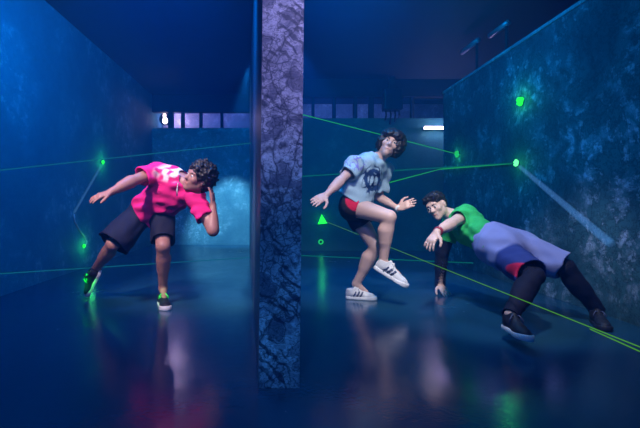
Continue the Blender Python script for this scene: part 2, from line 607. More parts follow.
class Field:
    def __init__(self, lo, hi, h):
        self.h = h
        self.lo = np.asarray(lo, float)
        n = np.ceil((np.asarray(hi, float) - self.lo) / h).astype(int) + 1
        self.n = n
        self.ax = [(self.lo[i] + h * np.arange(n[i])).astype(np.float32) for i in range(3)]
        self.g = np.full(n, 0.5, np.float32)

    def sl(self, lo, hi):
        a = np.clip(np.floor((np.asarray(lo) - self.lo) / self.h).astype(int), 0, self.n)
        b = np.clip(np.ceil((np.asarray(hi) - self.lo) / self.h).astype(int) + 1, 0, self.n)
        return tuple(slice(a[i], b[i]) for i in range(3))

    def pts(self, s):
        return (self.ax[0][s[0]][:, None, None], self.ax[1][s[1]][None, :, None], self.ax[2][s[2]][None, None, :])

    def put(self, prim, k=0.02, op='add', grow=0.0):
        fn, lo, hi = prim
        m = k + grow + 3 * self.h
        s = self.sl(np.asarray(lo) - m, np.asarray(hi) + m)
        if min(x.stop - x.start for x in s) <= 0:
            return
        d = fn(*self.pts(s)).astype(np.float32) - grow
        if op == 'add':
            self.g[s] = smin(self.g[s], d, k)
        elif op == 'sub':
            self.g[s] = -smin(-self.g[s], d, k)

    def clip(self, fn):
        """keep only where fn <= 0"""
        x, y, z = self.pts((slice(None),) * 3)
        self.g = np.maximum(self.g, fn(x, y, z).astype(np.float32))

    def wobble(self, amp, freq, seed=0):
        r = np.random.RandomState(seed)
        near = np.abs(self.g) < 0.05
        ii = np.nonzero(near)
        P = np.stack([self.ax[i][ii[i]] for i in range(3)], 1)
        d = np.zeros(len(P), np.float32)
        for j in range(7):
            v = nrm(r.normal(size=3)) * freq * r.uniform(0.5, 1.8)
            q = P @ v + r.uniform(0, 6.28) + 1.5 * np.sin(P @ (nrm(r.normal(size=3)) * freq * 0.4))
            d += np.sin(q)
        self.g[ii] += d * amp / 3.0

    def mesh(self):
        g = self.g
        ins = g < 0
        n = g.shape
        c = [(i, j, k) for i in (0, 1) for j in (0, 1) for k in (0, 1)]
        cnt = np.zeros((n[0] - 1, n[1] - 1, n[2] - 1), np.int8)
        for i, j, k in c:
            cnt += ins[i:n[0] - 1 + i, j:n[1] - 1 + j, k:n[2] - 1 + k]
        act = (cnt > 0) & (cnt < 8)
        idx = np.full(act.shape, -1, np.int64)
        cell = np.stack(np.nonzero(act), 1)
        idx[act] = np.arange(len(cell))
        acc = np.zeros((len(cell), 3))
        num = np.zeros(len(cell))
        val = {q: g[cell[:, 0] + q[0], cell[:, 1] + q[1], cell[:, 2] + q[2]] for q in c}
        for a in c:
            for ax in range(3):
                if a[ax] == 1:
                    continue
                b = list(a); b[ax] = 1; b = tuple(b)
                va, vb = val[a], val[b]
                cr = (va < 0) != (vb < 0)
                t = np.where(cr, va / np.where(cr, va - vb, 1), 0)
                p = np.tile(np.array(a, float), (len(cell), 1))
                p[:, ax] = t
                acc += p * cr[:, None]
                num += cr
        verts = self.lo + (cell + acc / num[:, None]) * self.h
        quads = []
        for ax in range(3):
            sa = [slice(None)] * 3; sb = [slice(None)] * 3
            sa[ax] = slice(0, -1); sb[ax] = slice(1, None)
            A, B = ins[tuple(sa)], ins[tuple(sb)]
            e = np.stack(np.nonzero(A != B), 1)
            o1, o2 = [(1, 2), (2, 0), (0, 1)][ax]
            ok = (e[:, o1] > 0) & (e[:, o2] > 0) & (e[:, o1] < n[o1] - 1) & (e[:, o2] < n[o2] - 1)
            e = e[ok]
            d1 = np.zeros(3, int); d1[o1] = 1
            d2 = np.zeros(3, int); d2[o2] = 1
            q = np.stack([idx[tuple((e - d1 - d2).T)], idx[tuple((e - d2).T)], idx[tuple(e.T)], idx[tuple((e - d1).T)]], 1)
            flip = ~A[tuple(e.T)]
            q[flip] = q[flip][:, ::-1]
            quads.append(q)
        return verts, np.concatenate(quads)


def np_obj(name, verts, quads, mat, parent=None, base=(0, 0, 0), relax=1):
    v = np.asarray(verts, float) - np.asarray(base, float)
    for _ in range(relax):
        s = np.zeros_like(v); c = np.zeros(len(v))
        for i in range(4):
            a, b = quads[:, i], quads[:, (i + 1) % 4]
            np.add.at(s, a, v[b]); np.add.at(c, a, 1)
            np.add.at(s, b, v[a]); np.add.at(c, b, 1)
        v = v * 0.5 + 0.5 * s / np.maximum(c, 1)[:, None]
    me = bpy.data.meshes.new(name)
    me.from_pydata(v.tolist(), [], quads.tolist())
    me.update()
    return link(name, me, mat, parent, True)


def cap(a, b, ra, rb, flat=None):
    """tapered capsule from a to b; flat='b' cuts its far end square"""
    a = np.asarray(a, float); b = np.asarray(b, float)
    d = b - a
    L2 = d.dot(d) + 1e-12
    u = d / math.sqrt(L2)

    def fn(x, y, z):
        px, py, pz = x - a[0], y - a[1], z - a[2]
        tt = (px * d[0] + py * d[1] + pz * d[2]) / L2
        t = np.clip(tt, 0, 1)
        dist = np.sqrt((px - d[0] * t) ** 2 + (py - d[1] * t) ** 2 + (pz - d[2] * t) ** 2) - (ra + (rb - ra) * t)
        if flat == 'b':
            dist = np.maximum(dist, (tt - 1) * math.sqrt(L2))
        return dist
    r = max(ra, rb)
    return fn, np.minimum(a, b) - r, np.maximum(a, b) + r


def ell(c, rad, R=None):
    c = np.asarray(c, float); rad = np.asarray(rad, float)
    R = np.eye(3) if R is None else R
    A = (R / rad).T           # rows: axis / radius

    def fn(x, y, z):
        px, py, pz = x - c[0], y - c[1], z - c[2]
        q = [A[i, 0] * px + A[i, 1] * py + A[i, 2] * pz for i in range(3)]
        k0 = np.sqrt(q[0] ** 2 + q[1] ** 2 + q[2] ** 2)
        k1 = np.sqrt((q[0] / rad[0]) ** 2 + (q[1] / rad[1]) ** 2 + (q[2] / rad[2]) ** 2)
        return k0 * (k0 - 1) / (k1 + 1e-9)
    e = np.sqrt(((R * rad) ** 2).sum(1))
    return fn, c - e, c + e


def hand(fl, wrist, d, n, s, curl=0.5, spread=0.25, scale=1.0, curls=None):
    """palm, four unequal bent fingers and a thumb. d: along the fingers, n: out of the palm, s: thumb side"""
    d = nrm(d); n = nrm(np.asarray(n, float) - d * np.dot(n, d)); s = nrm(np.asarray(s, float) - d * np.dot(s, d) - n * np.dot(s, n))
    w = np.asarray(wrist, float)
    k = scale
    R = np.stack([s, d, n], 1)
    fl.put(ell(w + d * 0.052 * k, (0.041 * k, 0.055 * k, 0.017 * k), R), 0.02)
    fl.put(cap(w + d * 0.08 * k - s * 0.026 * k, w + d * 0.085 * k + s * 0.028 * k, 0.013 * k, 0.014 * k), 0.015)
    for i, (off, ln) in enumerate(((0.031, 0.070), (0.0105, 0.080), (-0.0105, 0.074), (-0.031, 0.058))):
        p = w + (d * 0.085 + s * off) * k
        dirv = nrm(d + s * off * spread * 20)
        c = curls[i] if curls else curl
        ang = 0.0
        for j, fr in enumerate((0.45, 0.32, 0.23)):
            ang += c * (0.55 if j == 0 else 0.8)
            q = p + (dirv * math.cos(ang) + n * math.sin(ang)) * ln * fr * k
            r0 = (0.0095 - 0.0010 * j) * k
            fl.put(cap(p, q, r0, r0 - 0.0008), 0.005)
            p = q
    p = w + (d * 0.028 + s * 0.030) * k
    for j, (fr, c) in enumerate(((0.040, 0.1), (0.032, 0.35), (0.025, 0.6))):
        dirv = nrm(s * (0.85 - 0.35 * j) + d * (0.65 + 0.2 * j) + n * c * 0.7)
        q = p + dirv * fr * k
        fl.put(cap(p, q, (0.0135 - 0.0015 * j) * k, (0.0118 - 0.0012 * j) * k), 0.012 if j == 0 else 0.005)
        p = q


def head_prims(c, R, k=1.0):
    """skull, jaw, nose, brow, lips and ears in the head's own axes (right, front, up)"""
    P = lambda x, y, z: c + R @ (np.array([x, y, z]) * k)
    add = [(ell(P(0, -0.014, 0.032), np.array((0.075, 0.094, 0.086)) * k, R), 0.02),
           (ell(P(0, 0.022, -0.030), np.array((0.059, 0.068, 0.074)) * k, R), 0.035),
           (cap(P(-0.045, 0.0, -0.055), P(0, 0.062, -0.095), 0.022 * k, 0.020 * k), 0.03),
           (cap(P(0.045, 0.0, -0.055), P(0, 0.062, -0.095), 0.022 * k, 0.020 * k), 0.03),
           (cap(P(-0.036, 0.074, 0.026), P(0.036, 0.074, 0.026), 0.012 * k, 0.012 * k), 0.02),
           (cap(P(0, 0.082, 0.012), P(0, 0.103, -0.026), 0.008 * k, 0.0135 * k), 0.012),
           (cap(P(-0.014, 0.088, -0.029), P(0.014, 0.088, -0.029), 0.009 * k, 0.009 * k), 0.008),
           (ell(P(-0.042, 0.058, -0.018), np.array((0.022, 0.022, 0.022)) * k, R), 0.02),
           (ell(P(0.042, 0.058, -0.018), np.array((0.022, 0.022, 0.022)) * k, R), 0.02),
           (cap(P(-0.02, 0.080, -0.058), P(0.02, 0.080, -0.058), 0.008 * k, 0.008 * k), 0.01),
           (cap(P(-0.015, 0.079, -0.069), P(0.015, 0.079, -0.069), 0.009 * k, 0.009 * k), 0.008),
           (ell(P(-0.078, -0.008, -0.006), np.array((0.011, 0.020, 0.033)) * k, R), 0.008),
           (ell(P(0.078, -0.008, -0.006), np.array((0.011, 0.020, 0.033)) * k, R), 0.008)]
    sub = [(ell(P(-0.032, 0.094, 0.004), np.array((0.018, 0.014, 0.011)) * k, R), 0.008),
           (ell(P(0.032, 0.094, 0.004), np.array((0.018, 0.014, 0.011)) * k, R), 0.008)]
    return add, sub, P


M['eye'] = plain('eye_white', (0.75, 0.75, 0.75, 1), 0.2, 0.0)
M['iris'] = plain('dark_iris', (0.02, 0.015, 0.01, 1), 0.15, 0.0)
M['lips'] = plain('lips', (0.45, 0.14, 0.13, 1), 0.45, 0.05)


def face_parts(root, base, P, R, hairmat, k=1.0):
    for sx in (-1, 1):
        bm = bmesh.new()
        bmesh.ops.create_uvsphere(bm, u_segments=14, v_segments=10, radius=0.0125 * k)
        e = bm_obj('eye', bm, M['eye'], root, True, Vector(P(sx * 0.032, 0.077, 0.004) - base))
        bm = bmesh.new()
        bmesh.ops.create_uvsphere(bm, u_segments=12, v_segments=8, radius=0.0075 * k)
        bm_obj('iris', bm, M['iris'], e, True, Vector(R @ np.array([0, 0.0075 * k, 0])))
        bm = bmesh.new()
        pts = [P(sx * 0.015, 0.088, 0.022) - base, P(sx * 0.032, 0.087, 0.028) - base, P(sx * 0.05, 0.074, 0.022) - base]
        add_tube(bm, pts, 0.005 * k, 8, 0.003 * k)
        bm_obj('eyebrow', bm, hairmat, root, True)
    bm = bmesh.new()
    pts = [P(-0.024, 0.081, -0.062) - base, P(-0.010, 0.0885, -0.0625) - base, P(0, 0.0895, -0.064) - base, P(0.010, 0.0885, -0.0625) - base, P(0.024, 0.081, -0.062) - base]
    add_tube(bm, pts, 0.0042 * k, 8)
    bm_obj('mouth', bm, M['lips'], root, True)


def make_shoe(root, base, heel, toe, up, ankle, upper_mat, sole_mat, lace_mat, stripe_mat=None, L=None, shin=None):
    """a low trainer: upper with collar, moulded sole, laces and side stripes; heel and toe are points under the sole"""
    heel = np.asarray(heel, float); toe = np.asarray(toe, float)
    ln = np.linalg.norm(toe - heel)
    k = (L or ln) / 0.285
    fr = frame(up, toe - heel)          # right, forward, up
    T = lambda v: heel + (fr @ (np.asarray(v) * k).T).T - base
    f = Field((-0.09, -0.05, -0.03), (0.09, 0.33, 0.17), 0.0045)
    f.put(ell((0, 0.05, 0.05), (0.035, 0.050, 0.052)), 0.02)
    f.put(cap((0, 0.065, 0.058), (0, 0.16, 0.044), 0.040, 0.037), 0.02)
    f.put(ell((0, 0.205, 0.030), (0.044, 0.066, 0.034)), 0.03)
    f.put(cap((0, 0.055, 0.06), (0, 0.048, 0.096), 0.040, 0.041, 'b'), 0.015)
    f.put(cap((0, 0.12, 0.075), (0, 0.085, 0.10), 0.020, 0.022), 0.02)
    f.put(cap((0, 0.05, 0.085), (0, 0.047, 0.14), 0.031, 0.033), 0.006, 'sub')
    f.clip(lambda x, y, z: 0.018 - z + 0 * x + 0 * y)
    v, q = f.mesh()
    shoe = np_obj('shoe', T(v), q, upper_mat, root)
    f = Field((-0.09, -0.05, -0.03), (0.09, 0.33, 0.08), 0.0045)
    f.put(cap((0, 0.040, 0.014), (0, 0.115, 0.014), 0.040, 0.038), 0.02)
    f.put(cap((0, 0.115, 0.014), (0.003, 0.215, 0.014), 0.038, 0.050), 0.02)
    f.put(ell((0, 0.235, 0.014), (0.047, 0.052, 0.05)), 0.02)
    f.clip(lambda x, y, z: np.maximum(z - 0.028 - 0.01 * np.clip((y - 0.2) / 0.08, 0, 1), -z) + 0 * x)
    v, q = f.mesh()
    np_obj('sole', T(v), q, sole_mat, shoe)
    bm = bmesh.new()
    for i in range(5):
        y = 0.098 + i * 0.017
        z = 0.098 - i * 0.0072 - (0.004 if i == 0 else 0)
        w = 0.026 - 0.001 * i
        add_tube(bm, T(np.array([(-w, y, z - 0.012), (0, y + 0.004, z + 0.001), (w, y, z - 0.012)])), 0.006 * k, 6)
    for sx in (-1, 1):
        add_tube(bm, T(np.array([(0, 0.100, 0.098), (sx * 0.02, 0.115, 0.108), (sx * 0.036, 0.125, 0.088), (sx * 0.040, 0.13, 0.07)])), 0.005 * k, 6)
    bm_obj('laces', bm, lace_mat, shoe, True)
    if lace_mat is M['lace_green']:
        bm = bmesh.new()
        bmesh.ops.create_uvsphere(bm, u_segments=16, v_segments=10, radius=1)
        for v_ in bm.verts:
            q = np.array([v_.co.x * 0.030, 0.118 + v_.co.y * 0.052, 0.080 - v_.co.y * 0.022 + v_.co.z * 0.016])
            v_.co = Vector(T(q))
        bm_obj('tongue', bm, lace_mat, shoe, True)['label'] = 'neon green shoe tongue'
    if stripe_mat is not None:
        for sx in (-1, 1):
            for i in range(3):
                bm = bmesh.new()
                y = 0.075 + i * 0.030
                add_tube(bm, T(np.array([(sx * 0.0395, y, 0.034), (sx * 0.0425, y + 0.012, 0.052), (sx * 0.034, y + 0.022, 0.074)])), 0.0075 * k, 6)
                bm_obj('stripe', bm, stripe_mat, shoe, True)
    return shoe


def bounds(pts, m):
    P = np.array(pts)
    return P.min(0) - m, P.max(0) + m


def ankle_of(heel, toe, up, L):
    return np.asarray(heel, float) + frame(up, np.asarray(toe) - np.asarray(heel)) @ np.array([0, 0.052, 0.10]) * (L / 0.285)


class Figure:
    """One person: joints in world space, one skin for the body, clothing as children."""

    def __init__(self, J, lat_h, lat_s, sizes, base):
        self.J, self.base, self.sz = J, np.asarray(base, float), sizes
        self.lat_h, self.lat_s = nrm(lat_h), nrm(lat_s)

    def torso(self, g=0.0):
        J, z = self.J, self.sz
        pel, che, neck = J['pelvis'], J['chest'], J['neck']
        spine1, spine2 = nrm(che - pel), nrm(neck - che)
        spine1 = nrm(neck - pel)
        Rp = self.rot(self.lat_h, nrm(nrm(che - pel) + 0.3 * nrm(neck - pel)))
        Rc = self.rot(self.lat_s, spine2 + spine1)
        mid = (pel + che) / 2
        Rm = self.rot(self.lat_h + self.lat_s, che - pel)
        pr = [(ell(pel, np.array(z['hip']) + g, Rp), 0.05), (ell(mid, np.array(z['waist']) + g, Rm), 0.06),
              (ell(che, np.array(z['chest']) + g, Rc), 0.07)]
        top = neck * 0.72 + che * 0.28
        for s in 'RL':
            pr.append((cap(top, J['shoulder' + s], 0.056 + g, z.get('sh', 0.056) + g), 0.05))
        self.Rp, self.Rc = Rp, Rc
        return pr

    @staticmethod
    def rot(lat, up):
        u = nrm(up); l = nrm(np.asarray(lat) - u * np.dot(lat, u))
        return np.stack([l, np.cross(u, l), u], 1)

    def body(self, name_mat, head_c, head_R, hk, hands, label, bare_feet=()):
        J, z = self.J, self.sz
        allp = list(J.values()) + [head_c] + [h[0] + nrm(h[1]) * 0.2 for h in hands]
        lo, hi = bounds(allp, 0.17)
        f = Field(lo, hi, 0.0055)
        for p, k in self.torso():
            f.put(p, k)
        for s in 'RL':
            f.put(cap(J['shoulder' + s], J['elbow' + s], z['ua'][0], z['ua'][1]), 0.03)
            a, b = J['elbow' + s], J['wrist' + s]
            f.put(cap(a, b, z['fa'][0], z['fa'][1]), 0.012)
            f.put(cap(a + (b - a) * 0.12, a + (b - a) * 0.5, z['fa'][0] * 1.05, z['fa'][0] * 0.85), 0.03)
            f.put(cap(J['hip' + s], J['knee' + s], z['th'][0], z['th'][1]), 0.04)
            a, b = J['knee' + s], J['ankle' + s]
            f.put(cap(a, b, z['ca'][0], z['ca'][1]), 0.015)
            back = J.get('calf' + s)
            c = a + (b - a) * 0.30
            off = back if back is not None else np.zeros(3)
            f.put(cap(c + off * 0.022, a + (b - a) * 0.52 + off * 0.012, z['ca'][0] * 0.98, z['ca'][0] * 0.72), 0.04)
            f.put(cap(b, J['foot' + s], z['ca'][1] * 0.95, 0.022), 0.02)
        add, sub, P = head_prims(head_c, head_R, hk)
        f.put(cap(J['neck'] - 0.03 * nrm(J['neck'] - J['chest']), P(0, -0.018, -0.055), 0.056, 0.050), 0.04)
        hf = Field(head_c - 0.17, head_c + 0.17, 0.0055)
        # head is blended on the same grid
        for p, k in add:
            f.put(p, k)
        for p, k in sub:
            f.put(p, k, 'sub')
        for h in hands:
            hand(f, *h[:4], **h[4])
        v, q = f.mesh()
        o = np_obj('person', v, q, name_mat, None, self.base)
        o.location = self.base
        tag(o, label, 'person')
        self.root, self.P, self.headR = o, P, head_R
        return o

    def cloth(self, name, prims_outer, prims_inner, mat, clips=(), subs=(), wob=(0.006, 45, 1), h=0.0065, label=None, relax=2, parent=None):
        lo = np.min([p[0][1] for p in prims_outer], 0) - 0.06
        hi = np.max([p[0][2] for p in prims_outer], 0) + 0.06
        f = Field(lo, hi, h)
        for p, k in prims_outer:
            f.put(p, k)
        if wob:
            f.wobble(*wob)
        inner = Field(lo, hi, h)
        for p, k in prims_inner:
            inner.put(p, k)
        if wob:
            inner.wobble(*wob)
        for c in clips:
            f.clip(c)
        f.g = np.maximum(f.g, -inner.g)
        for p in subs:
            f.put(p, 0.006, 'sub')
        v, q = f.mesh()
        o = np_obj(name, v, q, mat, parent or self.root, self.base, relax)
        if label:
            o['label'] = label
        return o, v


def plane(p, n):
    p = np.asarray(p, float); n = nrm(n)
    return lambda x, y, z: (x - p[0]) * n[0] + (y - p[1]) * n[1] + (z - p[2]) * n[2]


def local_plane(p, n, c, r):
    """half-space cut that only acts within r of c"""
    pl = plane(p, n)
    return lambda x, y, z: np.minimum(pl(x, y, z), r - np.sqrt((x - c[0]) ** 2 + (y - c[1]) ** 2 + (z - c[2]) ** 2))


def paint(o, verts, fn, name='design'):
    """a printed design: per-vertex amount 0..1 kept on the garment"""
    a = o.data.color_attributes.new(name, 'FLOAT_COLOR', 'POINT')
    v = np.clip(fn(verts), 0, 1)
    a.data.foreach_set('color', np.repeat(v[:, None], 4, 1).astype(np.float32).ravel())


def fabric(name, base, design=None, rough=0.8, weave=220, design2=None):
    t = NT(name)
    v = t.coords()
    n = t.noise(v, weave, 2)
    big = t.noise(v, 14, 4)
    c = t.mix(t.math('MULTIPLY', big, 0.35), base, tuple(x * 0.7 for x in base[:3]) + (1,))
    for nm, dc in (('design', design), ('design_b', design2)):
        if dc is not None:
            at = t.n('ShaderNodeVertexColor', layer_name=nm)
            c = t.mix(at.outputs[0], c, dc)
    return t.surf(c, rough, 0.25, bump=n, bstr=0.1, bdist=0.002)


def vnoise(P, f, seed):
    r = np.random.RandomState(seed)
    d = np.zeros(len(P))
    for j in range(8):
        d += np.sin(P @ (nrm(r.normal(size=3)) * f * r.uniform(0.6, 1.8)) + r.uniform(0, 6.28))
    return d / 4


def hair_obj(fig, c, R, k, prims, subs, mat, wob, label=None, h=0.005):
    lo = np.min([p[0][1] for p in prims], 0) - 0.04
    hi = np.max([p[0][2] for p in prims], 0) + 0.04
    f = Field(lo, hi, h)
    for p, kk in prims:
        f.put(p, kk)
    f.wobble(*wob)
    for p, kk in subs:
        f.put(p, kk, 'sub')
    v, q = f.mesh()
    o = np_obj('hair', v, q, mat, fig.root, fig.base, 1)
    return o


M['skin_a'] = plain('brown_skin', (0.40, 0.20, 0.17, 1), 0.45, 0.08, 60)
M['skin_b'] = plain('pale_skin', (0.66, 0.44, 0.38, 1), 0.45, 0.06, 60)
M['skin_c'] = plain('fair_skin', (0.66, 0.46, 0.40, 1), 0.45, 0.06, 60)
M['hair'] = plain('black_hair', (0.012, 0.011, 0.014, 1), 0.5, 0.3, 90, bstr=0.6)
M['pink'] = fabric('pink_cloth', (0.80, 0.02, 0.22, 1), (0.80, 0.78, 0.80, 1))
M['navy'] = fabric('navy_cloth', (0.010, 0.013, 0.035, 1))
M['tee_b'] = fabric('pale_blue_cloth', (0.38, 0.58, 0.68, 1), (0.015, 0.05, 0.15, 1), design2=(0.22, 0.22, 0.62, 1))
M['shorts_b'] = fabric('black_red_cloth', (0.02, 0.02, 0.03, 1), (0.75, 0.02, 0.07, 1))
M['green'] = fabric('green_cloth', (0.03, 0.50, 0.13, 1))
M['lavender'] = fabric('lavender_cloth', (0.27, 0.31, 0.62, 1), (0.03, 0.05, 0.22, 1), design2=(0.75, 0.02, 0.08, 1))
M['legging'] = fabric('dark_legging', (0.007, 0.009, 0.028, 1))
M['shoe_dark'] = plain('dark_shoe', (0.012, 0.014, 0.025, 1), 0.6, 0.1, 60)
M['shoe_white'] = plain('white_shoe', (0.75, 0.77, 0.80, 1), 0.5, 0.08, 60)
M['sole_white'] = plain('white_sole', (0.80, 0.82, 0.85, 1), 0.45, 0.05, 60)
M['lace_green'] = plain('neon_green_lace', (0.05, 0.85, 0.12, 1), 0.5, 0.05, 60)
M['lace_white'] = plain('white_lace', (0.75, 0.78, 0.8, 1), 0.6, 0.05, 60)
M['stripe'] = plain('dark_stripe', (0.06, 0.08, 0.16, 1), 0.5, 0.05, 60)
M['band_red'] = plain('dark_red_band', (0.30, 0.03, 0.06, 1), 0.4, 0.05, 60)
M['band_white'] = plain('white_band', (0.8, 0.8, 0.8, 1), 0.4, 0.05, 60)


def band(fig, a, b, r, mat, label=None, width=0.022):
    a, b = np.asarray(a, float), np.asarray(b, float)
    d = nrm(b - a)
    R = np.array(Vector(d).to_track_quat('Z', 'Y').to_matrix())
    bm = bmesh.new()
    seg = 24
    prof = [(r, -width / 2), (r + 0.005, -width / 2), (r + 0.007, 0), (r + 0.005, width / 2), (r, width / 2)]
    rings = []
    for i in range(seg):
        t = 2 * math.pi * i / seg
        rings.append([bm.verts.new(Vector(a - fig.base + R @ np.array([p * math.cos(t), p * math.sin(t), z]))) for p, z in prof])
    for i in range(seg):
        for j in range(len(prof)):
            bm.faces.new((rings[i][j], rings[(i + 1) % seg][j], rings[(i + 1) % seg][(j + 1) % 5], rings[i][(j + 1) % 5]))
    o = bm_obj('wristband', bm, mat, fig.root, True)
    if label:
        o['label'] = label
    return o


MALE = dict(hip=(0.150, 0.105, 0.115), waist=(0.140, 0.100, 0.15), chest=(0.162, 0.112, 0.175), sh=0.056,
            ua=(0.052, 0.041), fa=(0.041, 0.027), th=(0.083, 0.056), ca=(0.055, 0.036))
SLIM = dict(hip=(0.150, 0.105, 0.11), waist=(0.115, 0.085, 0.14), chest=(0.135, 0.098, 0.15), sh=0.046,
            ua=(0.042, 0.035), fa=(0.035, 0.024), th=(0.090, 0.058), ca=(0.057, 0.035))


# ------------------------------------------------------------------ the man in pink, bent sideways (facing the camera)
def person_pink():
    J = dict(pelvis=W(151, 210, 3.68), hipR=W(141, 213, 3.70), hipL=W(162, 214, 3.66),
             kneeR=W(113, 244, 3.52), ankleR=W(95, 270, 3.76), kneeL=W(163, 246, 3.42), ankleL=W(163, 288, 3.60),
             chest=W(172, 190, 3.50), neck=W(182, 179, 3.42),
             shoulderR=W(157, 172, 3.45), shoulderL=W(194, 196, 3.42),
             elbowR=W(132, 181, 3.28), wristR=W(111, 192, 3.12), elbowL=W(213, 231, 3.30), wristL=W(213, 205, 3.36))
    J['footR'] = W(88, 286, 3.80)
    J['footL'] = W(164, 300, 3.48)
    J['calfR'] = np.array([0.5, 0.8, 0.2]); J['calfL'] = np.array([0.1, 1.0, 0])
    base = W(163, 304, 3.56); base[2] = 0
    fig = Figure(J, J['hipR'] - J['hipL'], J['shoulderR'] - J['shoulderL'], MALE, base)
    hc = W(198, 178, 3.36)
    HR = frame((0.42, -0.12, 0.90), (-0.80, -0.60, -0.22))
    handR = (J['wristR'], W(94, 198, 3.06) - J['wristR'], (0, 0.4, -1), (0.2, -1, 0.2), dict(curl=0.22, spread=0.35))
    handL = (J['wristL'], W(211, 182, 3.37) - J['wristL'], (-1, 0.1, 0.1), (0.1, 0.9, 0.3), dict(curl=0.28, spread=0.2))
    fig.body(M['skin_a'], hc, HR, 1.0, [handR, handL], 'man in a bright pink shirt and dark shorts crouching sideways, one hand on his head')
    P = fig.P
    face_parts(fig.root, base, P, HR, M['hair'])
    hp = [(ell(P(0, -0.030, 0.052), (0.112, 0.118, 0.104), HR), 0.02), (ell(P(0, -0.080, 0.0), (0.095, 0.065, 0.085), HR), 0.04)]
    hs = [(ell(P(0, 0.115, -0.05), (0.085, 0.080, 0.105), HR), 0.015)]
    hair_obj(fig, hc, HR, 1, hp, hs, M['hair'], (0.010, 130, 3))
    # shirt
    spine = nrm(J['neck'] - J['pelvis'])
    out = [(ell(p_c, r, R), k) for p_c, r, R, k in ()]
    outer, inner = fig.torso(0.022), fig.torso(0.010)
    hemc = J['pelvis'] - spine * 0.035
    outer.append((cap(J['pelvis'] + spine * 0.12, J['pelvis'] - spine * 0.03, 0.13, 0.150), 0.05))
    inner.append((cap(J['pelvis'] + spine * 0.12, J['pelvis'] - spine * 0.06, 0.118, 0.138), 0.05))
    for s, t in (('R', 0.58), ('L', 0.62)):
        a = J['shoulder' + s]; b = a + (J['elbow' + s] - a) * t
        outer.append((cap(a, b, 0.074, 0.078, 'b'), 0.04))
        inner.append((cap(a, b + (b - a) * 0.12, 0.058, 0.064), 0.03))
    nk = [cap(J['neck'], P(0, -0.02, -0.06), 0.066, 0.075)]
    sh, v = fig.cloth('shirt', outer, inner, M['pink'], [plane(hemc, -spine)], nk, (0.010, 48, 5))
    cc = W(171, 172, 3.33)

    def print_(V):
        d = np.linalg.norm((V - cc) / np.array([0.15, 0.22, 0.085]), axis=1)
        m = np.clip((1.05 - d) * 3, 0, 1)
        blot = np.clip((vnoise(V, 75, 8) + 0.35) * 2.2, 0, 1)
        return m * blot
    paint(sh, v, print_)
    # drawstring / zip line down the front of the collar
    bm = bmesh.new()
    add_tube(bm, [W(178, 183, 3.26) - base, W(177, 190, 3.27) - base, W(177, 196, 3.29) - base], 0.006, 6)
    bm_obj('drawstring', bm, M['lace_white'], fig.root, True)
    # shorts
    Rp = fig.Rp
    so = [(ell(J['pelvis'], np.array(MALE['hip']) + 0.020, Rp), 0.04)]
    si = [(ell(J['pelvis'], np.array(MALE['hip']) + 0.008, Rp), 0.04)]
    for s, ext in (('R', 1.0), ('L', 0.86)):
        a = J['hip' + s]; b = a + (J['knee' + s] - a) * ext
        so.append((cap(a, b, 0.108, 0.142 if s == 'R' else 0.098, 'b'), 0.04))
        si.append((cap(a, b + (b - a) * 0.25, 0.094, 0.136 if s == 'R' else 0.088), 0.03))
    fig.cloth('shorts', so, si, M['navy'], [plane(J['pelvis'] + np.array([0.03, -0.02, 0.08]), (0.35, -0.15, 0.95))], (), (0.005, 38, 9))
    make_shoe(fig.root, base, W(102, 271, 3.74), W(84, 299.5, 3.80), (-0.75, -0.45, 0.35), J['ankleR'], M['shoe_dark'], M['sole_white'], M['lace_green'], None, 0.285)
    hl = W(161, 303.5, 3.61); hl[2] = 0
    tl_ = W(167, 311, 3.36); tl_[2] = 0
    make_shoe(fig.root, base, hl, tl_, (0, 0, 1), J['ankleL'], M['shoe_dark'], M['sole_white'], M['lace_green'], None, 0.275)
    return fig


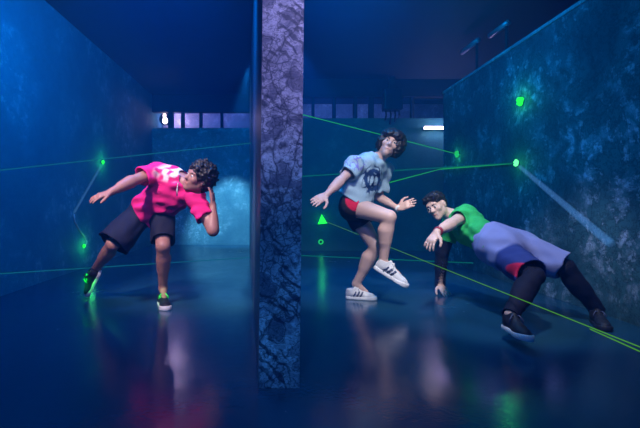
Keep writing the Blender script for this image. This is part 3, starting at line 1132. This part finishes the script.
# ------------------------------------------------------------------ the person in the pale blue T-shirt, one knee raised (side on)
def person_blue():
    J = dict(pelvis=W(353, 204, 3.74), hipL=W(353, 210, 3.82), hipR=W(355, 207, 3.66),
             kneeL=W(376, 247, 3.72), ankleL=W(356, 284, 3.80), kneeR=W(389, 217, 3.50), ankleR=W(383, 262, 3.56),
             chest=W(364, 175, 3.72), neck=W(377, 158, 3.68),
             shoulderR=W(356, 165, 3.58), shoulderL=W(384, 169, 3.80),
             elbowR=W(340, 181, 3.50), wristR=W(326, 195, 3.40), elbowL=W(378, 197, 3.86), wristL=W(398, 208.5, 3.72))
    J['footL'] = W(366, 292, 3.77); J['footR'] = W(398, 274, 3.50)
    J['calfL'] = np.array([-0.9, 0.2, 0.3]); J['calfR'] = np.array([-1, 0.2, 0])
    base = W(358, 299, 3.78); base[2] = 0
    fig = Figure(J, J['hipR'] - J['hipL'], J['shoulderR'] - J['shoulderL'], SLIM, base)
    hc = W(390, 144, 3.64)
    HR = frame((0.40, 0.0, 0.90), (-0.28, -0.95, -0.10))
    handR = (J['wristR'], W(313, 203, 3.32) - J['wristR'], (-0.3, 0.8, -0.9), (0.2, -0.9, -0.5), dict(curl=0.10, spread=0.10))
    handL = (J['wristL'], W(411, 203, 3.66) - J['wristL'], (0.3, 0.9, -0.6), (0, -0.6, 0.8), dict(curl=0.12, spread=0.10))
    fig.body(M['skin_b'], hc, HR, 0.97, [handR, handL], 'person in a pale blue T-shirt and red and black shorts balancing on one bent leg')
    P = fig.P
    face_parts(fig.root, base, P, HR, M['hair'], 0.97)
    hp = [(ell(P(0, -0.022, 0.055), (0.104, 0.112, 0.088), HR), 0.02), (ell(P(0, -0.05, -0.01), (0.106, 0.080, 0.090), HR), 0.04),
          (ell(P(0.082, 0.01, -0.02), (0.030, 0.06, 0.07), HR), 0.03), (ell(P(-0.082, 0.02, -0.02), (0.030, 0.065, 0.075), HR), 0.03),
          (ell(P(-0.050, -0.03, 0.015), (0.085, 0.095, 0.105), HR), 0.03), (cap(P(-0.05, 0.070, 0.078), P(0.05, 0.074, 0.066), 0.03, 0.026), 0.03)]
    hs = [(ell(P(0.006, 0.120, -0.045), (0.062, 0.075, 0.098), HR), 0.01)]
    hair_obj(fig, hc, HR, 1, hp, hs, M['hair'], (0.006, 110, 4))
    spine = nrm(J['neck'] - J['pelvis'])
    outer, inner = fig.torso(0.028), fig.torso(0.014)
    outer.append((cap(J['chest'], J['pelvis'] + spine * 0.02, 0.13, 0.155), 0.05))
    inner.append((cap(J['chest'], J['pelvis'] - spine * 0.02, 0.116, 0.142), 0.05))
    for s, t in (('R', 0.55), ('L', 0.75)):
        a = J['shoulder' + s]; b = a + (J['elbow' + s] - a) * t
        outer.append((cap(a, b, 0.066, 0.080, 'b'), 0.04))
        inner.append((cap(a, b + (b - a) * 0.10, 0.050, 0.066), 0.03))
    nk = [cap(J['neck'] + spine * 0.01, P(0, -0.02, -0.06), 0.062, 0.072)]
    hem = J['pelvis'] + spine * 0.03
    sh, v = fig.cloth('shirt', outer, inner, M['tee_b'], [plane(hem, -nrm(spine + np.array([0.12, 0, 0.1])))], nk, (0.010, 50, 12))
    gc = W(373, 180, 3.60)

    def graphic(V):
        q = (V - gc)
        d = np.linalg.norm(q / np.array([0.12, 0.3, 0.14]), axis=1)
        lines = np.clip((np.abs(vnoise(V, 52, 21)) < 0.17).astype(float) + (np.abs(d - 0.55) < 0.12), 0, 1)
        return np.clip((1.0 - d) * 5, 0, 1) * lines

    sc_ = W(357, 163, 3.5)

    def script(V):
        d = np.linalg.norm((V - sc_) / np.array([0.10, 0.22, 0.075]), axis=1)
        return np.clip((1 - d) * 4, 0, 1) * (np.abs(vnoise(V, 95, 31)) < 0.16)
    paint(sh, v, graphic, 'design'); paint(sh, v, script, 'design_b')
    Rp = fig.Rp
    so = [(ell(J['pelvis'] - spine * 0.02, np.array(SLIM['hip']) + 0.016, Rp), 0.04)]
    si = [(ell(J['pelvis'] - spine * 0.02, np.array(SLIM['hip']) + 0.004, Rp), 0.04)]
    for s, ext in (('R', 0.17), ('L', 0.45)):
        a = J['hip' + s]; b = a + (J['knee' + s] - a) * ext
        so.append((cap(a, b, 0.100, 0.098, 'b'), 0.04))
        si.append((cap(a, b + (b - a) * 0.3, 0.086, 0.090), 0.03))
    so_, v = fig.cloth('shorts', so, si, M['shorts_b'], [plane(J['pelvis'] + spine * 0.10, spine)], (), (0.004, 40, 14))
    rc = W(358, 200, 3.55)

    def red(V):
        q = V - rc
        d = np.linalg.norm(q / np.array([0.105, 0.20, 0.10]), axis=1)
        return np.clip((1.0 - d) * 12, 0, 1)
    paint(so_, v, red)
    hl = W(345.5, 297.8, 3.80); hl[2] = 0; tl_ = W(376, 300, 3.74); tl_[2] = 0
    make_shoe(fig.root, base, hl, tl_, (0, 0, 1), J['ankleL'], M['shoe_white'], M['sole_white'], M['lace_white'], M['stripe'], 0.275)
    make_shoe(fig.root, base, W(373, 268, 3.58), W(412, 288, 3.46), (0.45, -0.15, 0.85), J['ankleR'], M['shoe_white'], M['sole_white'], M['lace_white'], M['stripe'], 0.315)
    band(fig, J['wristL'], J['wristL'] + nrm(J['wristL'] - J['elbowL']), 0.026, M['band_white'], 'white wristband')
    return fig


# ------------------------------------------------------------------ the man in green leaning back under the beam
def person_green():
    J = dict(pelvis=W(502, 248, 3.26), hipR=W(506, 256, 3.16), hipL=W(512, 245, 3.34),
             kneeR=W(534, 276, 2.84), ankleR=W(511, 318, 2.66), kneeL=W(566, 268, 3.10), ankleL=W(598, 311, 3.08),
             chest=W(470, 228, 3.56), neck=W(456, 215, 3.74),
             shoulderR=W(465, 215, 3.58), shoulderL=W(452, 224, 3.86),
             elbowR=W(451, 224, 3.36), wristR=W(437, 232, 3.20), elbowL=W(442, 252, 3.95), wristL=W(439.5, 284, 4.02))
    nh, nt_ = W(505, 328, 2.68), W(526, 351.5, 2.42)
    J['ankleR'] = ankle_of(nh, nt_, (0.1, 0.0, 1), 0.285)
    J['footR'] = nh * 0.4 + nt_ * 0.6 + np.array([0, 0, 0.04]); J['footL'] = W(601, 318, 3.0)
    J['calfR'] = np.array([-0.6, 0.6, -0.4]); J['calfL'] = np.array([-0.5, 0.3, -0.5])
    base = W(516, 345, 2.6); base[2] = 0
    Z = dict(MALE); Z['chest'] = (0.145, 0.100, 0.160); Z['th'] = (0.075, 0.050); Z['ca'] = (0.049, 0.033); Z['waist'] = (0.130, 0.092, 0.15)
    fig = Figure(J, J['hipR'] - J['hipL'], J['shoulderR'] - J['shoulderL'], Z, base)
    hc = W(436, 206, 3.72)
    HR = frame((-0.42, 0.1, 0.88), (-0.72, -0.66, -0.12))
    handR = (J['wristR'], W(427, 247, 3.16) - J['wristR'], (0.5, 0.4, -0.6), (-0.5, -0.7, 0.2), dict(curl=0.35, spread=0.3))
    handL = (J['wristL'] - np.array([0, 0, 0.0]), (0.2, -0.75, -0.55), (0, 0.1, -1), (-1, 0, 0), dict(curl=-0.05, spread=0.25))
    fig.body(M['skin_c'], hc, HR, 0.97, [handR, handL], 'man in a green shirt and lavender shorts leaning far back on one hand')
    P = fig.P
    face_parts(fig.root, base, P, HR, M['hair'], 0.97)
    hp = [(ell(P(0, -0.022, 0.048), (0.086, 0.100, 0.082), HR), 0.02), (ell(P(0, -0.07, 0.0), (0.068, 0.045, 0.065), HR), 0.03),
          (cap(P(-0.04, 0.062, 0.082), P(0.04, 0.062, 0.085), 0.024, 0.024), 0.03)]
    hs = [(ell(P(0, 0.125, -0.020), (0.080, 0.072, 0.105), HR), 0.01), (ell(P(0.08, 0.02, -0.03), (0.03, 0.05, 0.06), HR), 0.01), (ell(P(-0.08, 0.02, -0.03), (0.03, 0.05, 0.06), HR), 0.01)]
    hair_obj(fig, hc, HR, 1, hp, hs, M['hair'], (0.006, 140, 6))
    spine = nrm(J['neck'] - J['pelvis'])
    outer, inner = fig.torso(0.022), fig.torso(0.010)
    for s, t in (('R', 0.55), ('L', 0.55)):
        a = J['shoulder' + s]; b = a + (J['elbow' + s] - a) * t
        outer.append((cap(a, b, 0.072, 0.078, 'b'), 0.04))
        inner.append((cap(a, b + (b - a) * 0.08, 0.058, 0.064), 0.03))
    nk = [cap(J['neck'] + spine * 0.015, P(0, -0.02, -0.06), 0.062, 0.072)]
    fig.cloth('shirt', outer, inner, M['green'], [plane(J['pelvis'], -spine)], nk, (0.010, 50, 15))
    Rp = fig.Rp
    so = [(ell(J['pelvis'] + spine * 0.01, np.array(MALE['hip']) + np.array([0.035, 0.040, 0.045]), Rp), 0.05),
          (cap(J['pelvis'] + spine * 0.12, J['pelvis'], 0.150, 0.150), 0.05)]
    si = [(ell(J['pelvis'] + spine * 0.01, np.array(MALE['hip']) + np.array([0.022, 0.027, 0.032]), Rp), 0.05),
          (cap(J['pelvis'] + spine * 0.20, J['pelvis'], 0.137, 0.137), 0.05)]
    for s, ext, r0, r1 in (('R', 0.92, 0.118, 0.105), ('L', 0.95, 0.130, 0.115)):
        a = J['hip' + s]; b = a + (J['knee' + s] - a) * ext
        so.append((cap(a, b, r0, r1, 'b'), 0.05))
        si.append((cap(a, b + (b - a) * 0.3, r0 - 0.018, r1 - 0.014), 0.04))
    so_, v = fig.cloth('shorts', so, si, M['lavender'], [plane(J['pelvis'] + spine * 0.16, spine)], (), (0.008, 45, 16))
    a, b = J['hipR'], J['kneeR']

    def near_leg(V):      # navy side panel along the near leg
        d = b - a
        t = (V - a) @ d / d.dot(d)
        q = V - a - t[:, None] * d
        return np.clip((0.145 - np.linalg.norm(q, axis=1)) * 40, 0, 1) * np.clip((t - 0.12) * 12, 0, 1)
    rc = W(524, 271, 2.84)
    paint(so_, v, near_leg)
    paint(so_, v, lambda V: np.clip((1 - np.linalg.norm((V - rc) / np.array([0.075, 0.20, 0.055]), axis=1)) * 10, 0, 1), 'design_b')
    # dark cover added to darken the arm that props him up
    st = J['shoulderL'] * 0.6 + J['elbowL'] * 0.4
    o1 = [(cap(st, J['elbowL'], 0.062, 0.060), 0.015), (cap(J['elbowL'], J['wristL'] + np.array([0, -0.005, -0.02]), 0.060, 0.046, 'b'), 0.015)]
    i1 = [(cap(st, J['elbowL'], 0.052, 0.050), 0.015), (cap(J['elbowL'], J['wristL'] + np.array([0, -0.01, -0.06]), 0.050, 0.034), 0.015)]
    fig.cloth('arm_cover', o1, i1, M['legging'], (), (), (0.002, 60, 18), label='dark cover on the propping arm')
    # leggings on both legs
    for s in 'RL':
        a, k_, an = J['hip' + s], J['knee' + s], J['ankle' + s]
        st = a + (k_ - a) * 0.55
        d = nrm(an - k_)
        off = J['calf' + s]
        o1 = [(cap(st, k_, 0.072, 0.060), 0.02), (cap(k_, an + d * 0.012, 0.062, 0.052, 'b'), 0.02),
              (cap(k_ + (an - k_) * 0.3 + off * 0.022, k_ + (an - k_) * 0.52 + off * 0.012, 0.062, 0.053), 0.04)]
        i1 = [(cap(st - (k_ - a) * 0.1, k_, 0.066, 0.054), 0.02), (cap(k_, an + d * 0.08, 0.052, 0.040), 0.02)]
        fig.cloth('legging', o1, i1, M['legging'], (), (), (0.003, 50, 17))
    make_shoe(fig.root, base, nh, nt_, (0.1, 0.0, 1), J['ankleR'], M['shoe_dark'], M['sole_white'], M['stripe'], None, 0.285)
    hl = W(594, 322, 3.06); hl[2] = 0.0; tl_ = W(607, 332, 2.82); tl_[2] = 0.0
    make_shoe(fig.root, base, hl, tl_, (0, 0, 1), J['ankleL'], M['shoe_dark'], M['shoe_dark'], M['stripe'], None, 0.265)
    band(fig, J['wristR'] + nrm(J['elbowR'] - J['wristR']) * 0.02, J['elbowR'], 0.030, M['band_red'], 'dark red wristband', 0.03)
    return fig


pa = person_pink()
pb = person_blue()
pc = person_green()

# ------------------------------------------------------------------ lights
CW = (0.84, 0.86, 1.0)
BL = (0.0, 0.25, 1.0)
BT = (0.0, 0.30, 1.0)
# spots over the players
light('SPOT', 'spot_pink', (-1.6, 1.4, 2.95), (1.0, 0.82, 0.95), 560, 0.10, W(168, 196, 3.5), 32, 0.6)
light('SPOT', 'spot_blue', (0.55, 1.3, 2.95), CW, 330, 0.10, W(366, 200, 3.7), 36, 0.5)
light('SPOT', 'spot_green', (1.0, 2.0, 2.95), CW, 230, 0.10, W(488, 246, 3.3), 42, 0.5)
# blue floods near the ceiling
light('AREA', 'flood_left', (-1.0, 3.4, 2.98), BL, 120, 1.2, (-1.9, 6.0, 0.4), sizey=0.6)
light('AREA', 'flood_right', (0.6, 3.7, 2.98), BT, 100, 1.2, (1.9, 6.0, 0.4), sizey=0.6)
light('AREA', 'flood_front', (0.2, -1.4, 2.7), (0.0, 0.2, 1.0), 38, 1.0, (0.1, 3.0, 0.4), sizey=0.6)
light('SPOT', 'pillar_spot', (0.55, -0.2, 2.8), (0.50, 0.46, 1.0), 210, 0.10, (0.01, 1.96, 1.85), 40, 0.8)
light('SPOT', 'pillar_low_spot', (-0.35, -0.3, 2.7), (0.08, 0.40, 1.0), 110, 0.10, (0.0, 1.96, 0.45), 30, 0.9)
# pools at the back of both lanes
light('SPOT', 'back_pool_left', (-0.42, 6.7, 2.98), (0.14, 0.55, 1.0), 1000, 0.05, (-0.98, 8.7, 0.32), 30, 0.6)
light('SPOT', 'back_pool_right', (0.22, 5.5, 2.98), (0.03, 0.30, 1.0), 260, 0.05, (0.95, 4.6, 0.0), 46, 0.6)
# lamps in the gaps above the back walls
light('POINT', 'gap_glow_left', W(176, 118, 9.2), (0.55, 0.45, 1.0), 9, 0.03)
light('AREA', 'gap_strip_left', (-1.4, 9.05, 2.95), (0.1, 0.2, 1.0), 5, 1.6, (-1.4, 9.4, 2.2), sizey=0.15)
light('AREA', 'gap_strip_right', (1.3, 8.4, 2.95), (0.1, 0.24, 1.0), 9, 2.6, (1.3, 9.5, 2.3), sizey=0.15)
light('POINT', 'tube_glow', (xa + 0.3, 7.36, 2.2), (0.35, 0.28, 1.0), 8, 0.05)
# unseen green spots added for laser spill on the man in pink's shoes
light('SPOT', 'laser_spill', (-2.4, 2.7, 0.45), (0.03, 1, 0.12), 160, 0.01, W(87, 281, 3.74), 9, 0.5)
light('SPOT', 'laser_spill', (-1.3, 1.6, 1.2), (0.03, 1, 0.12), 130, 0.01, W(164, 297, 3.50), 5, 0.5)
# the faint green spot on the floor by the right wall
light('SPOT', 'laser_floor_spot', tuple(h_top + np.array([-0.1, 0, 0])), (0.05, 1, 0.3), 14, 0.01, W(555, 334, 2.78), 7, 0.9)

w = bpy.data.worlds.new('world')
S.world = w
w.use_nodes = True
nt = w.node_tree
nt.nodes['Background'].inputs[0].default_value = (0.0, 0.01, 0.04, 1)
nt.nodes['Background'].inputs[1].default_value = 0.3
vs = nt.nodes.new('ShaderNodeVolumeScatter')
vs.inputs['Color'].default_value = (0.03, 0.42, 1.0, 1)
vs.inputs['Density'].default_value = 0.032
vs.inputs['Anisotropy'].default_value = 0.2
nt.links.new(vs.outputs[0], nt.nodes['World Output'].inputs['Volume'])
